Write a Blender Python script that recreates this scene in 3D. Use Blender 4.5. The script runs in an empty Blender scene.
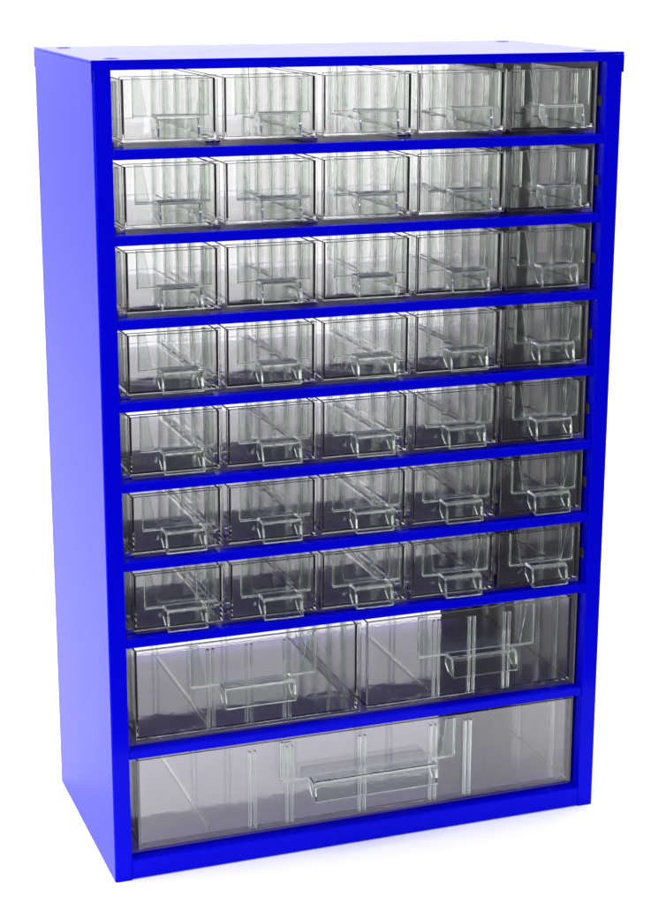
import bpy, bmesh, math, random
from mathutils import Vector, Matrix
random.seed(4)
MM = 0.001
C = bpy.context.scene.collection
SC = bpy.context.scene

# ------------------------------------------------------------------ materials
def principled(name, col, rough=0.4, **kw):
    m = bpy.data.materials.new(name); m.use_nodes = True
    nt = m.node_tree; b = nt.nodes['Principled BSDF']
    b.inputs['Base Color'].default_value = (*col, 1)
    b.inputs['Roughness'].default_value = rough
    for k, v in kw.items():
        b.inputs[k.replace('_', ' ')].default_value = v
    return m, nt, b

def noise_bump(nt, b, scale, strength, dist):
    tc = nt.nodes.new('ShaderNodeTexCoord')
    n = nt.nodes.new('ShaderNodeTexNoise'); n.inputs['Scale'].default_value = scale
    n.inputs['Detail'].default_value = 3
    bp = nt.nodes.new('ShaderNodeBump'); bp.inputs['Strength'].default_value = strength
    bp.inputs['Distance'].default_value = dist
    nt.links.new(tc.outputs['Object'], n.inputs['Vector'])
    nt.links.new(n.outputs['Fac'], bp.inputs['Height'])
    nt.links.new(bp.outputs['Normal'], b.inputs['Normal'])
    return tc, n

BLUE, nt, b = principled('blue_enamel', (0.0002, 0.0001, 0.62), 0.4, IOR=1.3, Specular_IOR_Level=0.05, Coat_Weight=0.5, Coat_Roughness=0.14, Coat_IOR=1.17)
tc, n = noise_bump(nt, b, 260, 0.16, 0.0006)
n2 = nt.nodes.new('ShaderNodeTexNoise'); n2.inputs['Scale'].default_value = 22; n2.inputs['Detail'].default_value = 5
mr = nt.nodes.new('ShaderNodeMapRange'); mr.inputs['To Min'].default_value = .05; mr.inputs['To Max'].default_value = .16
nt.links.new(tc.outputs['Object'], n2.inputs['Vector']); nt.links.new(n2.outputs['Fac'], mr.inputs['Value'])
nt.links.new(mr.outputs['Result'], b.inputs['Coat Roughness'])
INNER, nt, b = principled('grey_primer', (0.23, 0.21, 0.235), 0.45)
noise_bump(nt, b, 90, 0.1, 0.001)
SHEET, nt, b = principled('shelf_paint', (0.15, 0.10, 0.55), 0.3, Specular_IOR_Level=0.25)
noise_bump(nt, b, 120, 0.1, 0.0008)
BACK, nt, b = principled('light_passing_back', (0.87, 0.835, 0.87), 0.4)
_tr = nt.nodes.new('ShaderNodeBsdfTranslucent'); _tr.inputs['Color'].default_value = (.95, .94, .95, 1)  # translucency added so the bright world lights the drawers from behind
_mx = nt.nodes.new('ShaderNodeMixShader'); _mx.inputs[0].default_value = .62
nt.links.new(b.outputs[0], _mx.inputs[1]); nt.links.new(_tr.outputs[0], _mx.inputs[2])
nt.links.new(_mx.outputs[0], nt.nodes['Material Output'].inputs['Surface'])
DARK, nt, b = principled('dark_shade', (0.022, 0.018, 0.024), 0.5)  # painted shade: strip at the back, notches on the right stile
PALE, nt, b = principled('light_leak_rail', (0.95, 0.95, 0.96), 0.06, Metallic=1.0)  # bright metal imitating light that leaks between drawers
TABLE, nt, b = principled('white_paper', (0.93, 0.925, 0.935), 0.7, Specular_IOR_Level=0.2)

def plastic(name, col, wav=0.06):
    m, nt, b = principled(name, col, 0.015, IOR=1.55)
    b.inputs['Transmission Weight'].default_value = 1.0
    tc, n = noise_bump(nt, b, 55, wav, 0.0016)
    n2 = nt.nodes.new('ShaderNodeTexNoise'); n2.inputs['Scale'].default_value = 38; n2.inputs['Detail'].default_value = 6
    mr = nt.nodes.new('ShaderNodeMapRange'); mr.inputs['From Min'].default_value = .45; mr.inputs['From Max'].default_value = .75
    mr.inputs['To Min'].default_value = .008; mr.inputs['To Max'].default_value = .07
    nt.links.new(tc.outputs['Object'], n2.inputs['Vector']); nt.links.new(n2.outputs['Fac'], mr.inputs['Value'])
    nt.links.new(mr.outputs['Result'], b.inputs['Roughness'])
    return m
CLEAR = plastic('clear_polystyrene', (0.978, 0.978, 0.976))
EDGE = plastic('thick_polystyrene', (0.84, 0.885, 0.84))
GRIP = plastic('grip_polystyrene', (0.87, 0.91, 0.87))

# ------------------------------------------------------------------ mesh help
class MB:
    def __init__(s): s.bm = bmesh.new()
    def box(s, x0, x1, y0, y1, z0, z1, bev=0, seg=2, mi=0):
        t = bmesh.new()
        v = [t.verts.new((x, y, z)) for x in (x0, x1) for y in (y0, y1) for z in (z0, z1)]
        for f in ((0,1,3,2),(4,6,7,5),(0,4,5,1),(2,3,7,6),(0,2,6,4),(1,5,7,3)):
            t.faces.new([v[i] for i in f]).material_index = mi
        s.add(t, bev, seg, mi); return s
    def prism(s, pts, axis, a0, a1, bev=0, seg=2):
        """pts = 2-D outline; axis = extrusion axis ('x': (y,z), 'y': (x,z), 'z': (x,y))"""
        t = bmesh.new()
        def P(p, a):
            return {'x': (a, p[0], p[1]), 'y': (p[0], a, p[1]), 'z': (p[0], p[1], a)}[axis]
        A = [t.verts.new(P(p, a0)) for p in pts]; B = [t.verts.new(P(p, a1)) for p in pts]
        n = len(pts)
        t.faces.new(A); t.faces.new(B[::-1])
        for i in range(n): t.faces.new((A[i], B[i], B[(i+1) % n], A[(i+1) % n]))
        s.add(t, bev, seg); return s
    def tray(s, x0, x1, y0, y1, z0, z1, w, bev=0.0):
        t = bmesh.new()
        def ring(a, c, d, e, z): return [t.verts.new(p) for p in ((a,d,z),(c,d,z),(c,e,z),(a,e,z))]
        o0 = ring(x0, x1, y0, y1, z0); o1 = ring(x0, x1, y0, y1, z1)
        i1 = ring(x0+w, x1-w, y0+w, y1-w, z1); i0 = ring(x0+w, x1-w, y0+w, y1-w, z0+w)
        t.faces.new(o0[::-1]); t.faces.new(i0)
        for i in range(4):
            j = (i+1) % 4
            t.faces.new((o0[i], o0[j], o1[j], o1[i])); t.faces.new((o1[i], o1[j], i1[j], i1[i]))
            t.faces.new((i1[i], i1[j], i0[j], i0[i]))
        s.add(t, bev, 2); return s
    def add(s, t, bev, seg, mi=0):
        bmesh.ops.recalc_face_normals(t, faces=t.faces)
        if bev:
            ed = [e for e in t.edges if len(e.link_faces) == 2 and e.calc_face_angle(0) > 0.5]
            bmesh.ops.bevel(t, geom=ed, offset=bev, segments=seg, profile=0.5, affect='EDGES', clamp_overlap=True)
        for f in t.faces: f.material_index = mi
        me = bpy.data.meshes.new('tmp'); t.to_mesh(me); t.free()
        s.bm.from_mesh(me); bpy.data.meshes.remove(me)
    def build(s, name, mat, parent=None, smooth=False, extra=None):
        bmesh.ops.scale(s.bm, vec=(MM, MM, MM), verts=s.bm.verts)
        me = bpy.data.meshes.new(name); s.bm.to_mesh(me); s.bm.free()
        me.materials.append(mat)
        if extra: me.materials.append(extra)
        if smooth == "curved":
            me.polygons.foreach_set('use_smooth', [True]*len(me.polygons))
            me.set_sharp_from_angle(angle=math.radians(38))
        o = bpy.data.objects.new(name, me); C.objects.link(o)
        if parent: o.parent = parent
        return o

def tag(o, label=None, cat=None, group=None, kind=None):
    for k, v in (('label', label), ('category', cat), ('group', group), ('kind', kind)):
        if v: o[k] = v
    return o
def empty(name, loc=(0,0,0)):
    o = bpy.data.objects.new(name, None); C.objects.link(o)
    o.location = [c*MM for c in loc]; o.empty_display_size = 0.02
    return o
def arc(cx, cy, r, a0, a1, n=5):
    return [(cx + r*math.cos(math.radians(a0+(a1-a0)*i/n)), cy + r*math.sin(math.radians(a0+(a1-a0)*i/n))) for i in range(n+1)]

# ------------------------------------------------------------------ dimensions (mm)
W, D, H = 306.0, 146.0, 463.3
ST = 10.0                                   # stile width
PITCH = 45.1
SH = [414.6 - PITCH*k for k in range(7)] + [77.0]      # shelf strip centres
COLX = [15.2 + 55.8*k for k in range(5)]
PW = 53.3

# ------------------------------------------------------------------ cabinet
cab = empty('drawer_cabinet')
tag(cab, 'tall blue metal storage cabinet holding all the clear plastic drawers', 'cabinet')
def side(flip):
    pts = [(0, D)] + arc(1.3, 1.3, 1.3, 180, 270) + arc(ST-.6, .6, .6, 270, 360, 3) + [(ST, 9), (1.0, 9), (1.0, D)]
    if flip: pts = [(W-x, y) for x, y in pts]
    m = MB().prism(pts, 'z', 0.0, H-1.6)
    # dark raised boxes on the right stile's return imitate shaded notches
    zs = [c for c in [459.7] + SH[:6]]
    for c in zs:
        z0 = c - 24
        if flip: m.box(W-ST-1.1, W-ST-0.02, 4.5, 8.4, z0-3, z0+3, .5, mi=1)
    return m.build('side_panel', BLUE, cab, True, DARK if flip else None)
side(False); side(True)
for a, c in ((11.0, 12.0), (W-12.0, W-11.0)):
    MB().box(a, c, 9.3, D-1.5, 13.2, H-6).build('inner_wall', INNER, cab)
MB().box(262, W-12.1, D-4.5, D-3, 13, H-6).build('back_shade_strip', DARK, cab)  # dark strip added to imitate shadow behind the right-hand drawers
# top cover with a skirt standing slightly proud of the sides
m = MB()
m.box(-.45, W+.45, -.5, D+.5, H-1.4, H, .5, 3)
m.box(-.45, -.05, -.45, D+.4, H-11.5, H-1.45, .15)
m.box(W+.05, W+.45, -.45, D+.4, H-11.5, H-1.45, .15)
m.box(-.02, W+.02, -.48, -.05, H-5.2, H-1.45, .1)
m.box(ST+.05, W-ST-.05, 0, 8, H-5.2, H-1.45, .4)
top = m.build('top_cover', BLUE, cab, True)
MB().box(1.2, W-1.2, 8.2, D-1, H-3.2, H-2.4).build('ceiling_sheet', INNER, cab)
for x, y in ((14, 15), (W-14, 15), (14, D-15), (W-14, D-15)):
    t = bmesh.new(); bmesh.ops.create_uvsphere(t, u_segments=24, v_segments=12, radius=1)
    bmesh.ops.scale(t, vec=(4.2, 4.2, .45), verts=t.verts); bmesh.ops.translate(t, vec=(x, y, H), verts=t.verts)
    m = MB(); m.add(t, 0, 1); m.build('stacking_stud', BLUE, cab, 'curved')
# base
m = MB(); m.box(ST+.03, W-ST-.03, .2, 9, .4, 12.4, .7, 3); m.box(1.05, W-1.05, 9.05, D-.5, 11.2, 12.4)
m.build('base_panel', BLUE, cab, True)
MB().box(12.05, W-12.05, 9.1, D-1.5, 12.44, 13.0).build('base_sheet', SHEET, cab)
t = bmesh.new(); t.faces.new([t.verts.new(p) for p in ((1.05, D-1, 12.6), (W-1.05, D-1, 12.6), (W-1.05, D-1, H-3.4), (1.05, D-1, H-3.4))])
m = MB(); m.add(t, 0, 1); m.build('back_panel', BACK, cab)
for k, c in enumerate(SH):
    m = MB()
    m.box(ST+.03, W-ST-.03, .5, 8.5, c-2.6, c+2.9, .75, 3)
    s = m.build('shelf', BLUE, cab, True)
    MB().box(12.05, W-12.05, 8.55, D-1.5, c+.9, c+1.9).box(12.05, W-12.05, D-3.2, D-1.6, c-(13 if k < 7 else 9), c+.88).build('shelf_sheet', SHEET, s)  # second box: unseen rear hem added to darken floor reflections
    if k < 7:
        floor = c + 1.95
        for j, x in enumerate([12.1] + [COLX[i]-1.25-1.6 for i in range(1, 5)] + [W-15.2]):
            y0 = 20 if 0 < j < 5 else 9
            MB().box(x, x+3.4, y0, D-6, floor, floor+(9 if j in (1, 3) and k > 2 else 4.5), .6).box(x-(2.6 if j else 0), x+(6 if j < 5 else 3.4), y0+.2, D-6.2, floor, floor+2.6, .4).build('streak_rail', PALE if j in (0, 1, 3) else SHEET, s, True)  # added rails: pale ones imitate light leaks, the rest dark streaks

# ------------------------------------------------------------------ drawers
def handle(x0, x1, zl, dep, drop, yf):
    """scoop grip: flat top, rounded shoulder, hanging lip, closed side gussets"""
    t = 1.6; y0 = yf - .03; r = 3.0
    out = [(y0, zl)] + arc(y0-dep+r, zl-r, r, 90, 165, 5) + [(y0-dep-1.4, zl-drop)]
    inn = [(y0-dep-1.4+t, zl-drop)] + arc(y0-dep+r, zl-r, r-t, 165, 90, 5) + [(y0, zl-t)]
    m = MB(); m.prism(out+inn, 'x', x0, x1, .4)
    gus = [(y0, zl-.1-t)] + arc(y0-dep+r, zl-r, r-t-.06, 90, 165, 5) + [(y0-dep-1.4+t+.05, zl-drop+.6), (y0-dep*.45, zl-drop*.86), (y0, zl-drop*.55)]
    m.prism(gus, 'x', x0+.1, x0+1.3, .12); m.prism(gus, 'x', x1-1.3, x1-.1, .12)
    return m

def make_drawer(name, w, h, depth, hold, hand, zl, dep, drop, frontribs, sideY, nbig):
    """local frame: plate front face at y=0, left bottom corner at x=0,z=0"""
    r = empty(name)
    m = MB(); m.box(0, w, .4, 1.5, 0, h, .4, 3)
    for x in frontribs:
        for dx in (-1.6, 1.6): m.box(x+dx-.75, x+dx+.75, 1.52, 3.9, 1.2, h-5, .4, mi=1)
    m.build('front_panel', CLEAR, r, True, EDGE if frontribs else None)
    a = 1.1
    m = MB(); m.tray(a, w-a, 1.56 + (2.5 if frontribs else 0), depth, .5, h-1.6, 1.2, .3)
    i = a + 1.22
    for y in sideY:
        for dy in (-1.5, 1.5):
            m.box(i, i+2.0, y+dy-.65, y+dy+.65, 1.9, h-4, .3, mi=1)
            m.box(w-i-2.0, w-i, y+dy-.65, y+dy+.65, 1.9, h-4, .3, mi=1)
    for x in frontribs:
        for dx in (-1.6, 1.6): m.box(x+dx-.6, x+dx+.6, depth-3.0, depth-1.24, 1.9, h-6, .3, mi=1)
    if frontribs: m.box(44, 45.8, 10, depth-8, 1.72, 3.2, .3, mi=1)
    m.build('tray', CLEAR, r, True, EDGE)
    h0, h1 = hold
    # label holder: two tapering wings and a ledge standing off the plate
    m = MB(); wt, wb = nbig
    yo = -1.9
    for s in (0, 1):
        q = [(h0, h-.6), (h0+wt, h-.6), (h0+wb, zl), (h0, zl)]
        if s: q = [(h0+h1-x, z) for x, z in q]
        m.prism(q, 'y', yo, yo+.9, .2)
        xs = (h0, h0+1.0) if not s else (h1-1.0, h1)
        m.box(xs[0], xs[1], yo+.92, -.03, zl, h-.6, .15)
    m.box(h0, h1, yo, -.03, zl-1.15, zl-.04, .25)
    m.build('label_holder', GRIP, r, True)
    handle(hand[0], hand[1], zl+1.0, dep, drop, yo+.0).build('handle', GRIP, r, True)
    return r
def copy_thing(o):
    c = o.copy(); C.objects.link(c)
    for ch in o.children:
        d = ch.copy(); C.objects.link(d); d.parent = c
    return c
ords = ['first', 'second', 'third', 'fourth', 'fifth', 'sixth', 'seventh']
coln = ['leftmost', 'second from left', 'middle', 'second from right', 'rightmost']
PH = 34.5
small = make_drawer('small_drawer', PW, PH, 132, (6.4, 48.0), (16.4, 39.6), 14.4, 10.5, 12.6, [], [22, 47, 73, 99, 124], (4.2, 7.6))
YP = 4.0
first = True
for k in range(7):
    for i in range(5):
        o = small if first else copy_thing(small); first = False
        o.location = ((COLX[i]+random.uniform(-.35, .35))*MM, (YP+random.uniform(-.7, .6))*MM, (SH[k]+5.55)*MM)
        o.rotation_euler = (0, 0, math.radians(random.uniform(-.45, .45)))
        where = ['top row', 'second row', 'third row', 'fourth row', 'fifth row', 'sixth row', 'seventh row, the lowest'][k]
        tag(o, f'small clear empty drawer with scoop handle, {coln[i]} in the {where}', 'drawer', 'small clear drawers in the seven upper rows')
med = make_drawer('wide_drawer', 136.4, 55.7, 132, (31.8, 107.4), (49, 91.5), 30.4, 11, 12.5,
                  [45.0, 68.0, 91.0], [22, 47, 73, 99, 124], (5, 9))
med.location = (15.2*MM, YP*MM, (77+5.6)*MM)
tag(med, 'wide clear drawer in the row below the small drawers, left of the pair', 'drawer', 'two wide clear drawers side by side')
o = copy_thing(med); o.location = (155.3*MM, (YP+.3)*MM, (77+5.6)*MM)
tag(o, 'wide clear drawer in the row below the small drawers, right of the pair', 'drawer', 'two wide clear drawers side by side')
big = make_drawer('full_width_drawer', 276.5, 55.4, 132, (86, 197), (103, 181), 30.4, 11, 12.5,
                  [69.5, 92.3, 138.2, 184, 206.8], [22, 70, 118], (6, 10))
big.location = (15.2*MM, YP*MM, 16.2*MM)
tag(big, 'largest clear drawer, full cabinet width, at the very bottom', 'drawer')

# ------------------------------------------------------------------ setting
t = MB(); t.box(-5000, 5000, -180, 9000, -12, 0, 3)
tag(t.build('ground', TABLE), kind='structure')

# ------------------------------------------------------------------ studio light
w = bpy.data.worlds.new('World'); SC.world = w; w.use_nodes = True
nt = w.node_tree; bg = nt.nodes['Background']
tc = nt.nodes.new('ShaderNodeTexCoord'); sx = nt.nodes.new('ShaderNodeSeparateXYZ')
nt.links.new(tc.outputs['Generated'], sx.inputs[0])
mr = nt.nodes.new('ShaderNodeMapRange'); mr.interpolation_type = 'SMOOTHSTEP'
mr.inputs['From Min'].default_value = -.9; mr.inputs['From Max'].default_value = .1
mr.inputs['To Min'].default_value = .12; mr.inputs['To Max'].default_value = 1.9
nt.links.new(sx.outputs['Y'], mr.inputs['Value'])
bg.inputs['Color'].default_value = (1, 1, 1, 1)
nt.links.new(mr.outputs['Result'], bg.inputs['Strength'])
def area(name, loc, target, size, power, col=(1, 1, 1)):
    l = bpy.data.lights.new(name, 'AREA'); l.shape = 'RECTANGLE'; l.size, l.size_y = size
    l.energy = power; l.color = col
    o = bpy.data.objects.new(name, l); C.objects.link(o); o.location = loc
    o.rotation_euler = (Vector(target)-Vector(loc)).to_track_quat('-Z', 'Y').to_euler()
    return o
area('front_softbox', (-0.45, -1.15, .72), (.15, .0, .28), (1.1, 1.1), 12)
area('overhead_softbox', (-0.3, .3, 1.8), (.1, .1, 0), (1.5, 1.5), 22)

# ------------------------------------------------------------------ camera
cd = bpy.data.cameras.new('camera'); cam = bpy.data.objects.new('camera', cd); C.objects.link(cam)
az, el, ro = .3514, -.2619, .0032
cam.location = (-.7137*.306, -3.1233*.306, 1.6911*.306)
fw = Vector((math.sin(az)*math.cos(el), math.cos(az)*math.cos(el), math.sin(el)))
r = Vector((math.cos(az), -math.sin(az), 0)); u = r.cross(fw)
r2 = r*math.cos(ro)+u*math.sin(ro); u2 = -r*math.sin(ro)+u*math.cos(ro)
cam.rotation_euler = Matrix((r2, u2, -fw)).transposed().to_euler()
cd.sensor_fit = 'HORIZONTAL'; cd.sensor_width = 36; cd.lens = 1869.27/666*36
cd.clip_start = .01; cd.clip_end = 100
SC.camera = cam

cy = SC.cycles
cy.max_bounces = 40; cy.transmission_bounces = 40; cy.glossy_bounces = 10; cy.diffuse_bounces = 4
cy.transparent_max_bounces = 16; cy.caustics_reflective = True; cy.caustics_refractive = True
cy.blur_glossy = .3; cy.sample_clamp_indirect = 16
cy.use_denoising = True
SC.view_settings.view_transform = 'Standard'; SC.view_settings.look = 'None'
SC.view_settings.exposure = 0; SC.view_settings.gamma = 1
